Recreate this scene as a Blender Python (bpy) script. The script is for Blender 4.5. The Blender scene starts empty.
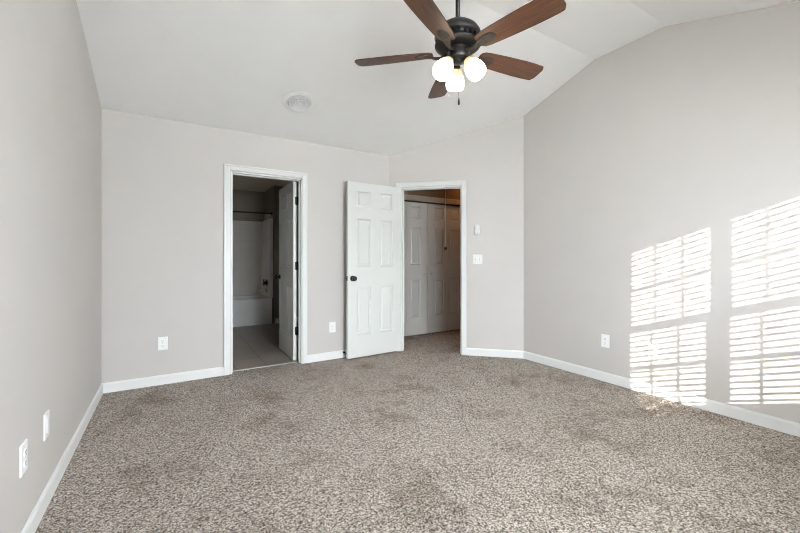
import bpy, bmesh, math, random
from mathutils import Vector, Matrix

random.seed(4)
SC = bpy.context.scene
COL = SC.collection
PI = math.pi

# ------------------------------------------------------------------ room measures
XL, XR = -0.498, 3.504            # left / right wall faces
YB, YF = 4.113, -0.48             # back / front (window) wall faces
AX, YR = 2.354, 2.976             # angled wall runs from (AX, YB) to (XR, YR)
ZB = 2.455                        # height where the vault starts
Y1, Y2, Z1 = 2.112, 1.503, 3.089  # flat strip of the vault
BBH, BBT = 0.0873, 0.012
CAMH, YAW = 1.1668, 0.5525
FX, FY = 1.528, 1.810             # fan axis

# ------------------------------------------------------------------ camera
cd = bpy.data.cameras.new('camera')
cam = bpy.data.objects.new('camera', cd)
COL.objects.link(cam)
cd.sensor_width = 36.0
cd.lens = 376.16 * 36.0 / 800.0
cd.shift_x = -1.386 / 800.0
cd.shift_y = -8.59 / 800.0
cd.clip_start = 0.02
cam.location = (0, 0, CAMH)
cam.rotation_euler = (PI / 2, 0, -YAW)
SC.camera = cam

# ------------------------------------------------------------------ sky, sun, exposure
SC.view_settings.view_transform = 'Standard'
SC.view_settings.look = 'None'
SC.view_settings.gamma = 1.0
SC.view_settings.use_curve_mapping = False
SC.view_settings.exposure = 0.70
SC.cycles.filter_width = 1.0
SC.cycles.max_bounces = 16
SC.cycles.diffuse_bounces = 10
SC.cycles.transparent_max_bounces = 16
SC.cycles.sample_clamp_indirect = 8.0

SKY_STRENGTH = 152.0
SUN_STRENGTH = 9.8
w = bpy.data.worlds.new('world')
SC.world = w
w.use_nodes = True
bg = w.node_tree.nodes['Background']
_n, _l = w.node_tree.nodes, w.node_tree.links      # soft sky, brighter overhead than at the horizon
_tc = _n.new('ShaderNodeTexCoord'); _sp = _n.new('ShaderNodeSeparateXYZ'); _rp = _n.new('ShaderNodeValToRGB')
_l.new(_tc.outputs['Generated'], _sp.inputs[0]); _l.new(_sp.outputs['Z'], _rp.inputs['Fac'])
_rp.color_ramp.elements[0].color = (0.092, 0.098, 0.106, 1)
_rp.color_ramp.elements[1].color = (0.91, 0.97, 1.04, 1)
_e = _rp.color_ramp.elements.new(0.35); _e.color = (0.275, 0.294, 0.317, 1)
_l.new(_rp.outputs['Color'], bg.inputs[0])
bg.inputs[1].default_value = SKY_STRENGTH

SUN_DIR = Vector((1.21, 1.0, -0.35)).normalized()
sl = bpy.data.lights.new('sun', 'SUN')
sl.energy = SUN_STRENGTH
sl.angle = 0.0045
sl.color = (1.0, 0.93, 0.80)
sun = bpy.data.objects.new('sun', sl)
COL.objects.link(sun)
sun.location = (-6, -6, 4)
sun.rotation_euler = SUN_DIR.to_track_quat('-Z', 'Y').to_euler()

WINX = [(0.625, 1.350), (1.475, 2.200)]   # clear glass of the twin window behind the camera
WO0, WO1 = WINX[0][0] - 0.14, WINX[1][1] + 0.14   # the wall opening that holds both
WZ0, WZ1 = 0.582, 2.09
GZ = [(0.668, 1.308), (1.385, 2.031)]      # clear glass of the lower and upper sash
pl = bpy.data.lights.new('window_daylight', 'AREA')   # daylight portal in the window opening
pl.shape = 'RECTANGLE'
pl.size, pl.size_y = WO1 - WO0, WZ1 - WZ0
pl.cycles.is_portal = True
po = bpy.data.objects.new('window_daylight', pl)
COL.objects.link(po)
po.location = ((WO0 + WO1) / 2, YF - 0.16, (WZ0 + WZ1) / 2)
po.rotation_euler = (-PI / 2, 0, PI)


# ------------------------------------------------------------------ materials
def mat(name, col, rough=0.6, metal=0.0, spec=0.5, noise=0.0, nscale=30.0, bump=0.0, bscale=200.0, coat=0.0):
    m = bpy.data.materials.new(name)
    m.use_nodes = True
    nt = m.node_tree
    b = nt.nodes['Principled BSDF']
    b.inputs['Base Color'].default_value = (*col, 1)
    b.inputs['Roughness'].default_value = rough
    b.inputs['Metallic'].default_value = metal
    b.inputs['Specular IOR Level'].default_value = spec
    b.inputs['Coat Weight'].default_value = coat
    tc = nt.nodes.new('ShaderNodeTexCoord')
    if noise > 0:
        n = nt.nodes.new('ShaderNodeTexNoise')
        n.inputs['Scale'].default_value = nscale
        n.inputs['Detail'].default_value = 4
        nt.links.new(tc.outputs['Object'], n.inputs['Vector'])
        r = nt.nodes.new('ShaderNodeValToRGB')
        r.color_ramp.elements[0].position, r.color_ramp.elements[1].position = 0.3, 0.7
        r.color_ramp.elements[0].color = (*[c * (1 - noise) for c in col], 1)
        r.color_ramp.elements[1].color = (*[min(1, c * (1 + noise)) for c in col], 1)
        nt.links.new(n.outputs['Fac'], r.inputs['Fac'])
        nt.links.new(r.outputs['Color'], b.inputs['Base Color'])
    if bump > 0:
        n2 = nt.nodes.new('ShaderNodeTexNoise')
        n2.inputs['Scale'].default_value = bscale
        n2.inputs['Detail'].default_value = 3
        nt.links.new(tc.outputs['Object'], n2.inputs['Vector'])
        bp = nt.nodes.new('ShaderNodeBump')
        bp.inputs['Strength'].default_value = bump
        bp.inputs['Distance'].default_value = 0.002
        nt.links.new(n2.outputs['Fac'], bp.inputs['Height'])
        nt.links.new(bp.outputs['Normal'], b.inputs['Normal'])
    return m


M = {}
M['wall'] = mat('greige_wall_paint', (0.565, 0.538, 0.518), 0.55, spec=0.3, noise=0.012, nscale=3, bump=0.08, bscale=350)
M['ceiling'] = mat('white_ceiling_paint', (0.92, 0.92, 0.92), 0.8, spec=0.2, noise=0.01, nscale=4, bump=0.1, bscale=250)
M['trim'] = mat('white_trim_paint', (0.77, 0.775, 0.77), 0.35, spec=0.4, noise=0.008, nscale=8)
M['door'] = mat('white_door_paint', (0.69, 0.70, 0.68), 0.38, spec=0.4, noise=0.008, nscale=6)
M['plastic'] = mat('white_plastic', (0.85, 0.855, 0.85), 0.3, spec=0.5, noise=0.005)
M['slot'] = mat('dark_slot', (0.10, 0.095, 0.09), 0.6, noise=0.02)
M['screw'] = mat('painted_screw', (0.62, 0.62, 0.60), 0.4, noise=0.02)
M['black'] = mat('oil_rubbed_black', (0.014, 0.013, 0.012), 0.38, metal=0.4, noise=0.1, nscale=60)
M['bronze'] = mat('dark_bronze', (0.0065, 0.0055, 0.005), 0.36, metal=0.0, spec=0.22, noise=0.15, nscale=50)
M['iron'] = mat('matt_dark_bronze', (0.020, 0.015, 0.012), 0.6, spec=0.1, noise=0.1)
M['nickel'] = mat('brushed_nickel', (0.62, 0.60, 0.57), 0.28, metal=1.0, noise=0.03)
M['chrome'] = mat('chrome', (0.92, 0.92, 0.92), 0.3, metal=1.0, noise=0.01)
M['rubber'] = mat('black_rubber', (0.02, 0.02, 0.02), 0.7, noise=0.05)
M['vinyl'] = mat('white_vinyl', (0.82, 0.83, 0.83), 0.4, noise=0.006)
M['slat'] = mat('white_blind_slat', (0.86, 0.85, 0.82), 0.45, noise=0.01)
M['tub'] = mat('white_acrylic', (0.88, 0.88, 0.87), 0.16, spec=0.5, noise=0.008)
M['cord'] = mat('white_cord', (0.80, 0.78, 0.74), 0.7, noise=0.03)
M['bead'] = mat('grey_cord_bead', (0.10, 0.095, 0.09), 0.5, noise=0.05)
M['bathwall'] = mat('unlit_dark_bath_paint', (0.33, 0.285, 0.24), 0.6, spec=0.3, noise=0.012, nscale=3)  # darkened to stand for the unlit bathroom, shade is in the colour
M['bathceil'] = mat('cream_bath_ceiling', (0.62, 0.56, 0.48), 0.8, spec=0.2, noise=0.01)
M['hallwall'] = mat('shade_dark_hall_paint', (0.075, 0.048, 0.028), 0.6, spec=0.3, noise=0.012, nscale=3)  # colour darkened to carry the shade on the upper hall wall
M['ventgrey'] = mat('vent_throat', (0.70, 0.695, 0.69), 0.6, noise=0.02)
M['bounce_ground'] = mat('bounce_white_ground', (0.82, 0.82, 0.81), 0.9, noise=0.05, nscale=2)  # made-up white ground colour, sends daylight up to the ceiling


def carpet_material():
    m = bpy.data.materials.new('speckled_carpet')
    m.use_nodes = True
    nt = m.node_tree
    N, L = nt.nodes, nt.links
    b = N['Principled BSDF']
    b.inputs['Roughness'].default_value = 0.95
    b.inputs['Specular IOR Level'].default_value = 0.1
    tc = N.new('ShaderNodeTexCoord')
    v = N.new('ShaderNodeTexVoronoi')            # one colour per yarn tuft
    v.inputs['Scale'].default_value = 260
    dn = N.new('ShaderNodeTexNoise')
    dn.inputs['Scale'].default_value = 240
    dn.inputs['Detail'].default_value = 2
    mx = N.new('ShaderNodeVectorMath'); mx.operation = 'SCALE'; mx.inputs['Scale'].default_value = 0.0015
    ad = N.new('ShaderNodeVectorMath'); ad.operation = 'ADD'
    L.new(tc.outputs['Object'], dn.inputs['Vector'])
    L.new(dn.outputs['Color'], mx.inputs[0])
    L.new(mx.outputs[0], ad.inputs[0]); L.new(tc.outputs['Object'], ad.inputs[1])
    L.new(ad.outputs[0], v.inputs['Vector'])
    sep = N.new('ShaderNodeSeparateColor')
    L.new(v.outputs['Color'], sep.inputs['Color'])
    n1 = N.new('ShaderNodeTexNoise')
    n1.inputs['Scale'].default_value = 84
    n1.inputs['Detail'].default_value = 6
    n1.inputs['Roughness'].default_value = 0.78
    L.new(tc.outputs['Object'], n1.inputs['Vector'])
    ma = N.new('ShaderNodeMath'); ma.operation = 'MULTIPLY_ADD'
    ma.inputs[1].default_value = 0.70
    v2 = N.new('ShaderNodeTexVoronoi')
    v2.inputs['Scale'].default_value = 150
    L.new(ad.outputs[0], v2.inputs['Vector'])
    sep2 = N.new('ShaderNodeSeparateColor')
    L.new(v2.outputs['Color'], sep2.inputs['Color'])
    mc = N.new('ShaderNodeMath'); mc.operation = 'MULTIPLY_ADD'
    mc.inputs[1].default_value = 0.55
    L.new(sep2.outputs[0], mc.inputs[0])
    L.new(sep.outputs[0], ma.inputs[0])
    mb = N.new('ShaderNodeMath'); mb.operation = 'MULTIPLY_ADD'   # (noise-.5)*k + .25
    mb.inputs[1].default_value = 1.35; mb.inputs[2].default_value = -0.755
    L.new(n1.outputs['Fac'], mb.inputs[0])
    L.new(mb.outputs[0], mc.inputs[2]); L.new(mc.outputs[0], ma.inputs[2])
    r = N.new('ShaderNodeValToRGB')
    e = r.color_ramp.elements
    e[0].position, e[0].color = 0.10, (0.040, 0.032, 0.027, 1)
    e[1].position, e[1].color = 0.95, (0.70, 0.638, 0.585, 1)
    x = e.new(0.35); x.color = (0.165, 0.137, 0.116, 1)
    x = e.new(0.60); x.color = (0.37, 0.326, 0.288, 1)
    L.new(ma.outputs[0], r.inputs['Fac'])
    # trodden areas where the pile lies over
    n2 = N.new('ShaderNodeTexNoise')
    n2.inputs['Scale'].default_value = 2.3
    n2.inputs['Detail'].default_value = 7
    n2.inputs['Roughness'].default_value = 0.68
    L.new(tc.outputs['Object'], n2.inputs['Vector'])
    r2 = N.new('ShaderNodeValToRGB')
    r2.color_ramp.elements[0].position, r2.color_ramp.elements[0].color = 0.35, (0.70, 0.67, 0.65, 1)
    r2.color_ramp.elements[1].position, r2.color_ramp.elements[1].color = 0.49, (1, 1, 1, 1)
    L.new(n2.outputs['Fac'], r2.inputs['Fac'])
    mm = N.new('ShaderNodeMix'); mm.data_type = 'RGBA'; mm.blend_type = 'MULTIPLY'
    mm.inputs['Factor'].default_value = 1.0
    L.new(r.outputs['Color'], mm.inputs['A']); L.new(r2.outputs['Color'], mm.inputs['B'])
    L.new(mm.outputs['Result'], b.inputs['Base Color'])
    bp = N.new('ShaderNodeBump')
    bp.inputs['Strength'].default_value = 0.55
    bp.inputs['Distance'].default_value = 0.006
    L.new(ma.outputs[0], bp.inputs['Height'])
    L.new(bp.outputs['Normal'], b.inputs['Normal'])
    return m


def wood_material():
    m = bpy.data.materials.new('walnut_blade')
    m.use_nodes = True
    nt = m.node_tree
    N, L = nt.nodes, nt.links
    b = N['Principled BSDF']
    b.inputs['Roughness'].default_value = 0.5
    b.inputs['Specular IOR Level'].default_value = 0.25
    tc = N.new('ShaderNodeTexCoord')
    mp = N.new('ShaderNodeMapping')
    mp.inputs['Scale'].default_value = (2.2, 26, 26)
    L.new(tc.outputs['Object'], mp.inputs['Vector'])
    n = N.new('ShaderNodeTexNoise')
    n.inputs['Scale'].default_value = 2.2
    n.inputs['Detail'].default_value = 6
    n.inputs['Roughness'].default_value = 0.65
    n.inputs['Distortion'].default_value = 0.6
    L.new(mp.outputs[0], n.inputs['Vector'])
    r = N.new('ShaderNodeValToRGB')
    e = r.color_ramp.elements
    e[0].position, e[0].color = 0.30, (0.011, 0.0045, 0.0025, 1)
    e[1].position, e[1].color = 0.72, (0.092, 0.036, 0.017, 1)
    x = e.new(0.5); x.color = (0.044, 0.017, 0.008, 1)
    L.new(n.outputs['Fac'], r.inputs['Fac'])
    L.new(r.outputs['Color'], b.inputs['Base Color'])
    return m


def shade_material():
    m = bpy.data.materials.new('lit_frosted_glass')
    m.use_nodes = True
    nt = m.node_tree
    N, L = nt.nodes, nt.links
    b = N['Principled BSDF']
    b.inputs['Base Color'].default_value = (0.62, 0.54, 0.38, 1)
    b.inputs['Roughness'].default_value = 0.3
    tc = N.new('ShaderNodeTexCoord')
    s = N.new('ShaderNodeSeparateXYZ')
    L.new(tc.outputs['Object'], s.inputs[0])
    mr = N.new('ShaderNodeMapRange')
    mr.inputs['From Min'].default_value = -0.012   # neck
    mr.inputs['From Max'].default_value = -0.075   # where the bulb sits
    L.new(s.outputs['Z'], mr.inputs['Value'])
    r = N.new('ShaderNodeValToRGB')
    e = r.color_ramp.elements
    e[0].position, e[0].color = 0.0, (0.90, 0.62, 0.24, 1)
    e[1].position, e[1].color = 1.0, (1.0, 0.90, 0.70, 1)
    x = e.new(0.45); x.color = (0.95, 0.80, 0.50, 1)
    L.new(mr.outputs[0], r.inputs['Fac'])
    mr2 = N.new('ShaderNodeMapRange')
    mr2.inputs['From Min'].default_value = -0.035
    mr2.inputs['From Max'].default_value = -0.095
    mr2.inputs['To Min'].default_value = 0.32
    mr2.inputs['To Max'].default_value = 9.0
    mr2.interpolation_type = 'SMOOTHSTEP'
    L.new(s.outputs['Z'], mr2.inputs['Value'])
    L.new(r.outputs['Color'], b.inputs['Emission Color'])
    L.new(mr2.outputs[0], b.inputs['Emission Strength'])
    return m


def brick_material(name, c1, c2, mort, sx, sy, msize, rough, offset=0.5, bump=0.3, axis='XY', shift=(0, 0, 0), spec=0.5):
    m = bpy.data.materials.new(name)
    m.use_nodes = True
    nt = m.node_tree
    N, L = nt.nodes, nt.links
    b = N['Principled BSDF']
    b.inputs['Roughness'].default_value = rough
    b.inputs['Specular IOR Level'].default_value = spec
    tc = N.new('ShaderNodeTexCoord')
    sp = N.new('ShaderNodeSeparateXYZ'); cb = N.new('ShaderNodeCombineXYZ')
    ad = N.new('ShaderNodeVectorMath'); ad.operation = 'ADD'; ad.inputs[1].default_value = shift
    L.new(tc.outputs['Object'], ad.inputs[0]); L.new(ad.outputs[0], sp.inputs[0])
    if axis == 'XYZ':                               # wall faces on either horizontal axis
        q = N.new('ShaderNodeMath'); q.operation = 'ADD'
        L.new(sp.outputs['X'], q.inputs[0]); L.new(sp.outputs['Y'], q.inputs[1])
        L.new(q.outputs[0], cb.inputs['X']); L.new(sp.outputs['Z'], cb.inputs['Y'])
    else:
        L.new(sp.outputs[axis[0]], cb.inputs['X']); L.new(sp.outputs[axis[1]], cb.inputs['Y'])
    br = N.new('ShaderNodeTexBrick')
    br.offset = offset
    br.inputs['Scale'].default_value = 1.0
    br.inputs['Brick Width'].default_value = sx
    br.inputs['Row Height'].default_value = sy
    br.inputs['Mortar Size'].default_value = msize
    br.inputs['Mortar Smooth'].default_value = 0.2
    br.inputs['Color1'].default_value = (*c1, 1)
    br.inputs['Color2'].default_value = (*c2, 1)
    br.inputs['Mortar'].default_value = (*mort, 1)
    L.new(cb.outputs[0], br.inputs['Vector'])
    L.new(br.outputs['Color'], b.inputs['Base Color'])
    bp = N.new('ShaderNodeBump'); bp.invert = True
    bp.inputs['Strength'].default_value = bump
    bp.inputs['Distance'].default_value = 0.003
    L.new(br.outputs['Fac'], bp.inputs['Height'])
    L.new(bp.outputs['Normal'], b.inputs['Normal'])
    return m


def glass_material():
    m = bpy.data.materials.new('window_glass')
    m.use_nodes = True
    nt = m.node_tree
    N, L = nt.nodes, nt.links
    for n in list(N):
        if n.type == 'BSDF_PRINCIPLED':
            N.remove(n)
    t = N.new('ShaderNodeBsdfTransparent'); t.inputs[0].default_value = (0.96, 0.98, 0.97, 1)
    g = N.new('ShaderNodeBsdfGlossy'); g.inputs['Roughness'].default_value = 0.02
    mx = N.new('ShaderNodeMixShader')
    mx.inputs[0].default_value = 0.05
    L.new(t.outputs[0], mx.inputs[1]); L.new(g.outputs[0], mx.inputs[2])
    L.new(mx.outputs[0], N['Material Output'].inputs['Surface'])
    return m


def emit_material(name, col, s):
    m = mat(name, col, 0.4)
    b = m.node_tree.nodes['Principled BSDF']
    b.inputs['Emission Color'].default_value = (*col, 1)
    b.inputs['Emission Strength'].default_value = s
    return m


M['halldoor'] = mat('dimmed_white_door_paint', (0.50, 0.488, 0.465), 0.4, noise=0.01)  # white door paint lowered to include the dimmer hall light
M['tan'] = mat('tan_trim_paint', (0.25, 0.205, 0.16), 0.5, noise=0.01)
M['carpet'] = carpet_material()
M['wood'] = wood_material()
M['shade'] = shade_material()
M['tile'] = brick_material('taupe_floor_tile', (0.33, 0.28, 0.24), (0.305, 0.26, 0.225), (0.12, 0.13, 0.115),
                           0.61, 0.305, 0.004, 0.42, axis='YX', shift=(0.015, 0.535, 0.0))
M['surround'] = brick_material('embossed_surround', (0.86, 0.83, 0.79), (0.86, 0.83, 0.79), (0.85, 0.82, 0.78),
                               0.105, 0.105, 0.006, 0.09, offset=0.0, bump=0.6, axis='XYZ')
M['glass'] = glass_material()
M['bulb'] = emit_material('warm_bulb', (1.0, 0.40, 0.11), 16.0)


# ------------------------------------------------------------------ mesh helpers
class MB:
    def __init__(self):
        self.bm = bmesh.new()

    def face(self, pts, smooth=False):
        f = self.bm.faces.new([self.bm.verts.new(p) for p in pts])
        f.smooth = smooth
        return f

    def box(self, lo, hi, mtx=None, bev=0.0):
        lo, hi = Vector(lo), Vector(hi)
        c = (lo + hi) / 2
        s = hi - lo
        r = bmesh.ops.create_cube(self.bm, size=1.0)
        vs = r['verts']
        for v in vs:
            v.co = Vector((v.co.x * s.x, v.co.y * s.y, v.co.z * s.z)) + c
        if bev > 0:
            ed = list({e for v in vs for e in v.link_edges})
            rr = bmesh.ops.bevel(self.bm, geom=ed, offset=bev, segments=2, affect='EDGES', profile=0.5)
            vs = list({v for f in rr['faces'] for v in f.verts} | {v for v in vs if v.is_valid})
        if mtx is not None:
            for v in vs:
                v.co = mtx @ v.co
        return self

    def prism(self, poly, z0, z1):
        """poly: list of (x, y); z1 may be a function of (x, y)"""
        top = (lambda p: z1) if not callable(z1) else z1
        n = len(poly)
        b = [self.bm.verts.new((p[0], p[1], z0)) for p in poly]
        t = [self.bm.verts.new((p[0], p[1], top(p))) for p in poly]
        self.bm.faces.new(list(reversed(b)))
        self.bm.faces.new(t)
        for i in range(n):
            j = (i + 1) % n
            self.bm.faces.new((b[i], b[j], t[j], t[i]))
        return self

    def lathe(self, prof, seg=40, mtx=None, smooth=True, cap=True):
        rings = []
        new = []
        for (r, z) in prof:
            if r < 1e-6:
                v = self.bm.verts.new((0, 0, z)); new.append(v); rings.append([v])
            else:
                ring = [self.bm.verts.new((r * math.cos(2 * PI * k / seg), r * math.sin(2 * PI * k / seg), z)) for k in range(seg)]
                new += ring; rings.append(ring)
        for a, b in zip(rings, rings[1:]):
            for k in range(seg):
                j = (k + 1) % seg
                if len(a) == 1 and len(b) == 1:
                    continue
                if len(a) == 1:
                    f = self.bm.faces.new((a[0], b[j], b[k]))
                elif len(b) == 1:
                    f = self.bm.faces.new((a[k], a[j], b[0]))
                else:
                    f = self.bm.faces.new((a[k], a[j], b[j], b[k]))
                f.smooth = smooth
        if cap:
            for ring in (rings[0], rings[-1]):
                if len(ring) > 1:
                    self.bm.faces.new(ring)
        if mtx is not None:
            for v in new:
                v.co = mtx @ v.co
        return self

    def tube(self, pts, rad, seg=12, mtx=None):
        pts = [Vector(p) for p in pts]
        rads = rad if isinstance(rad, (list, tuple)) else [rad] * len(pts)
        rings = []
        for i, p in enumerate(pts):
            d = (pts[min(i + 1, len(pts) - 1)] - pts[max(i - 1, 0)]).normalized()
            u = d.orthogonal().normalized() if i == 0 else (u - d * u.dot(d)).normalized()
            v = d.cross(u)
            rings.append([self.bm.verts.new(p + (u * math.cos(2 * PI * k / seg) + v * math.sin(2 * PI * k / seg)) * rads[i]) for k in range(seg)])
        for a, b in zip(rings, rings[1:]):
            for k in range(seg):
                j = (k + 1) % seg
                f = self.bm.faces.new((a[k], a[j], b[j], b[k])); f.smooth = True
        self.bm.faces.new(rings[0]); self.bm.faces.new(rings[-1])
        if mtx is not None:
            for ring in rings:
                for v in ring:
                    v.co = mtx @ v.co
        return self

    def build(self, name, m, parent=None, loc=None, rot=None):
        bmesh.ops.recalc_face_normals(self.bm, faces=self.bm.faces)
        me = bpy.data.meshes.new(name)
        self.bm.to_mesh(me)
        self.bm.free()
        me.materials.append(m)
        o = bpy.data.objects.new(name, me)
        COL.objects.link(o)
        if parent is not None:
            o.parent = parent
        if loc is not None:
            o.location = loc
        if rot is not None:
            o.rotation_euler = rot
        return o


def tag(o, label=None, cat=None, group=None, kind=None):
    if label: o['label'] = label
    if cat: o['category'] = cat
    if group: o['group'] = group
    if kind: o['kind'] = kind
    return o


def empty(name, loc=(0, 0, 0), rz=0.0, rot=None):
    o = bpy.data.objects.new(name, None)
    COL.objects.link(o)
    o.empty_display_size = 0.05
    o.location = loc
    o.rotation_euler = rot if rot is not None else (0, 0, rz)
    return o


def copy_tree(o, parent=None):
    c = o.copy()
    COL.objects.link(c)
    c.parent = parent
    for ch in list(o.children):
        copy_tree(ch, c)
    return c


def zc(y):
    """underside of the vaulted ceiling at depth y"""
    if y >= Y1:
        return ZB + (YB - y) / (YB - Y1) * (Z1 - ZB)
    if y >= Y2:
        return Z1
    return Z1 - (Z1 - ZB) * (Y2 - y) / (Y2 - YF)


def wall(name, P, Q, out, tops, openings=(), m='wall', thick=0.115, label=None, cuts=()):
    """wall face from P to Q, body on the `out` side; tops(s) height; openings (s0, s1, z0, z1)"""
    P, Q = Vector((*P, 0)), Vector((*Q, 0))
    L = (Q - P).length
    u = (Q - P) / L
    n = Vector((*out, 0)).normalized() * thick
    ss = sorted({0.0, L, *cuts, *[x for o in openings for x in o[:2]]})
    b = MB()
    for s0, s1 in zip(ss, ss[1:]):
        mid = (s0 + s1) / 2
        op = [o for o in openings if o[0] <= mid <= o[1]]
        a0, a1 = P + u * s0, P + u * s1
        spans = [(0.0, None)]
        if op:
            spans = ([(0.0, op[0][2])] if op[0][2] > 0 else []) + [(op[0][3], None)]
        for z0, z1 in spans:
            h0, h1 = (tops(s0), tops(s1)) if z1 is None else (z1, z1)
            vs = [(a0, z0), (a1, z0), (a1, h1), (a0, h0)]
            f = [Vector((v.x, v.y, z)) for v, z in vs]
            bk = [p + n for p in f]
            b.face(f); b.face(list(reversed(bk)))
            for i in range(4):
                j = (i + 1) % 4
                b.face((f[j], f[i], bk[i], bk[j]))
    bmesh.ops.remove_doubles(b.bm, verts=b.bm.verts, dist=1e-5)
    # drop the inner partition faces where two pieces meet
    seen = {}
    for f in b.bm.faces:
        seen.setdefault(tuple(sorted(v.index for v in f.verts)), []).append(f)
    o = b.build(name, M[m])
    return tag(o, label, 'wall', kind='structure')


# ------------------------------------------------------------------ floor, ceiling, walls
A = Vector((AX, YB)); R = Vector((XR, YR))
U = (R - A).normalized()                 # along the angled wall
NO = Vector((-U.y, U.x))                 # away from the room
LANG = (R - A).length
D1L, D1R = 0.4596, 1.3025                # bathroom door casing, outer edges
D2L, D2R = 0.0912, 0.9611                # bedroom door casing, outer edges (along the angled wall)
CW, ZD = 0.057, 2.1042                   # casing width, casing top
O1 = (D1L + CW + 0.005, D1R - CW - 0.005)
O2 = (D2L + CW + 0.005, D2R - CW - 0.005)
ZO = ZD - CW - 0.005                     # opening height
TH = 0.115
HY = 4.665                               # hall closet front plane
HX0, HX1 = 2.42, 5.6
HYF = YR + 0.16                          # hall near wall

# carpet: bedroom + hall in one piece
fb = MB()
fb.prism([(XL - .1, YF - .1), (XR + .1, YF - .1), (XR + .1, HYF - 0.01), (HX1, HYF - 0.01), (HX1, HY + 0.6), (HX0 - .1, HY + 0.6), (HX0 - .1, YB + TH), (O1[1] + .02, YB + TH), (O1[1] + .02, YB + 0.085), (O1[0] - .02, YB + 0.085), (O1[0] - .02, YB + TH), (XL - .1, YB + TH)], -0.05, 0.0)
tag(fb.build('floor', M['carpet']), 'speckled brown and beige cut pile carpet over the whole bedroom floor', 'carpet', kind='structure')

cb = MB()
ys = [YB + 0.2, Y1, Y2, YF - 0.2]
zz = [zc(YB) - 0.2 * (Z1 - ZB) / (YB - Y1), Z1, Z1, ZB - 0.2 * (Z1 - ZB) / (Y2 - YF)]
for i in range(3):
    y0, y1, z0, z1 = ys[i], ys[i + 1], zz[i], zz[i + 1]
    x0, x1 = XL - 0.15, XR + 0.15
    lo = [(x0, y0, z0), (x1, y0, z0), (x1, y1, z1), (x0, y1, z1)]
    up = [(x, y, z + 0.12) for x, y, z in lo]
    cb.face(lo); cb.face(list(reversed(up)))
    for k in range(4):
        j = (k + 1) % 4
        cb.face((lo[k], lo[j], up[j], up[k]))
tag(cb.build('ceiling', M['ceiling']), 'white vaulted ceiling with a flat strip along its ridge', 'ceiling', kind='structure')

E = 0.04                                  # walls run a little way up behind the ceiling
wall('wall_left', (XL, YB), (XL, YF), (-1, 0), lambda s: zc(YB - s) + E, cuts=(YB - Y1, YB - Y2), label='long plain greige wall on the left of the room')
wall('wall_right', (XR, YR), (XR, YF), (1, 0), lambda s: zc(YR - s) + E, cuts=(YR - Y1, YR - Y2), label='tall greige gable wall on the right striped with sunlight')
wall('wall_back', (XL - 0.1, YB), (AX, YB), (0, 1), lambda s: ZB + E, openings=[(O1[0] - XL + 0.1, O1[1] - XL + 0.1, 0, ZO)], label='greige back wall holding the bathroom doorway')
wall('wall_angled', A, R, NO, lambda s: zc(A.y + U.y * s) + E, openings=[(O2[0], O2[1], 0, ZO)], label='short greige angled wall holding the hall doorway')
wall('wall_front', (XL - 0.1, YF), (XR + 0.1, YF), (0, -1), lambda s: ZB + E,
     openings=[(WO0 - XL + 0.1, WO1 - XL + 0.1, WZ0, WZ1)], thick=0.14, label='greige window wall behind the viewer')

# bathroom shell
BX0, BX1, BY0, BY1, BW = -0.024, 2.2, YB + TH, 7.684, 6.885
bz = 2.456
tag(MB().prism([(BX0 - .1, BY0 - 0.03), (BX1 + .1, BY0 - 0.03), (BX1 + .1, BY1 + .1), (BX0 - .1, BY1 + .1)], -0.05, -0.002).build('floor_bathroom', M['tile']), 'taupe rectangular floor tiles in the bathroom', 'tile floor', kind='structure')
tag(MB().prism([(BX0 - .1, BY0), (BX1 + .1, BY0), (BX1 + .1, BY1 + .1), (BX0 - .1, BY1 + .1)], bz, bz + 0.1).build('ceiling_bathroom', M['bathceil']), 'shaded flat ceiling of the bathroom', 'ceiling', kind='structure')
wall('wall_bath_left', (BX0, BY0), (BX0, BY1), (-1, 0), lambda s: bz, m='trim', label='bathroom wall on the left of the tub')  # unseen wall, made white to bounce light into the bathroom
wall('wall_bath_right', (BX1, BY0), (BX1, BW), (1, 0), lambda s: bz, m='trim', thick=0.1, label='bathroom wall behind the open white door')  # out of view as well, white so it brightens the bathroom
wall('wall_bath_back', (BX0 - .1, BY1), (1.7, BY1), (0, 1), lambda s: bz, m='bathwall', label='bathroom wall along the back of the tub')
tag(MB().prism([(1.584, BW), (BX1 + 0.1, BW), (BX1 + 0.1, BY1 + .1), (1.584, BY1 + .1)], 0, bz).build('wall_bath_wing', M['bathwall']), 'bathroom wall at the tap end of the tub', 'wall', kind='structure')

# hall shell
HZ = 2.44
NB = NO * TH
CX0, CX1, CZ = 2.596, 4.088, 2.02        # closet opening
p0 = A + NB
tag(MB().prism([(AX, YB + 0.001), (p0.x, p0.y), (p0.x, HY), (HX0 - 0.12, HY), (HX0 - 0.12, YB + TH - 0.001), (AX, YB + TH - 0.001)], 0, ZB + E).build('wall_hall_left', M['wall']), 'hall wall at the end by the closet', 'wall', kind='structure')
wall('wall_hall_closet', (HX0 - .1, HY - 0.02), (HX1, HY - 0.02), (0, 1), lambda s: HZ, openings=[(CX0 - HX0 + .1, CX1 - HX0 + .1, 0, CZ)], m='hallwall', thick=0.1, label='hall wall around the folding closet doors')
wall('wall_hall_right', (HX1, HYF - 0.1), (HX1, HY), (1, 0), lambda s: HZ, label='far end wall of the hall')
wall('wall_hall_front', (XR + 0.04, HYF), (HX1, HYF), (0, -1), lambda s: HZ, thick=0.1, label='hall wall backing onto the bedroom')
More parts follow.
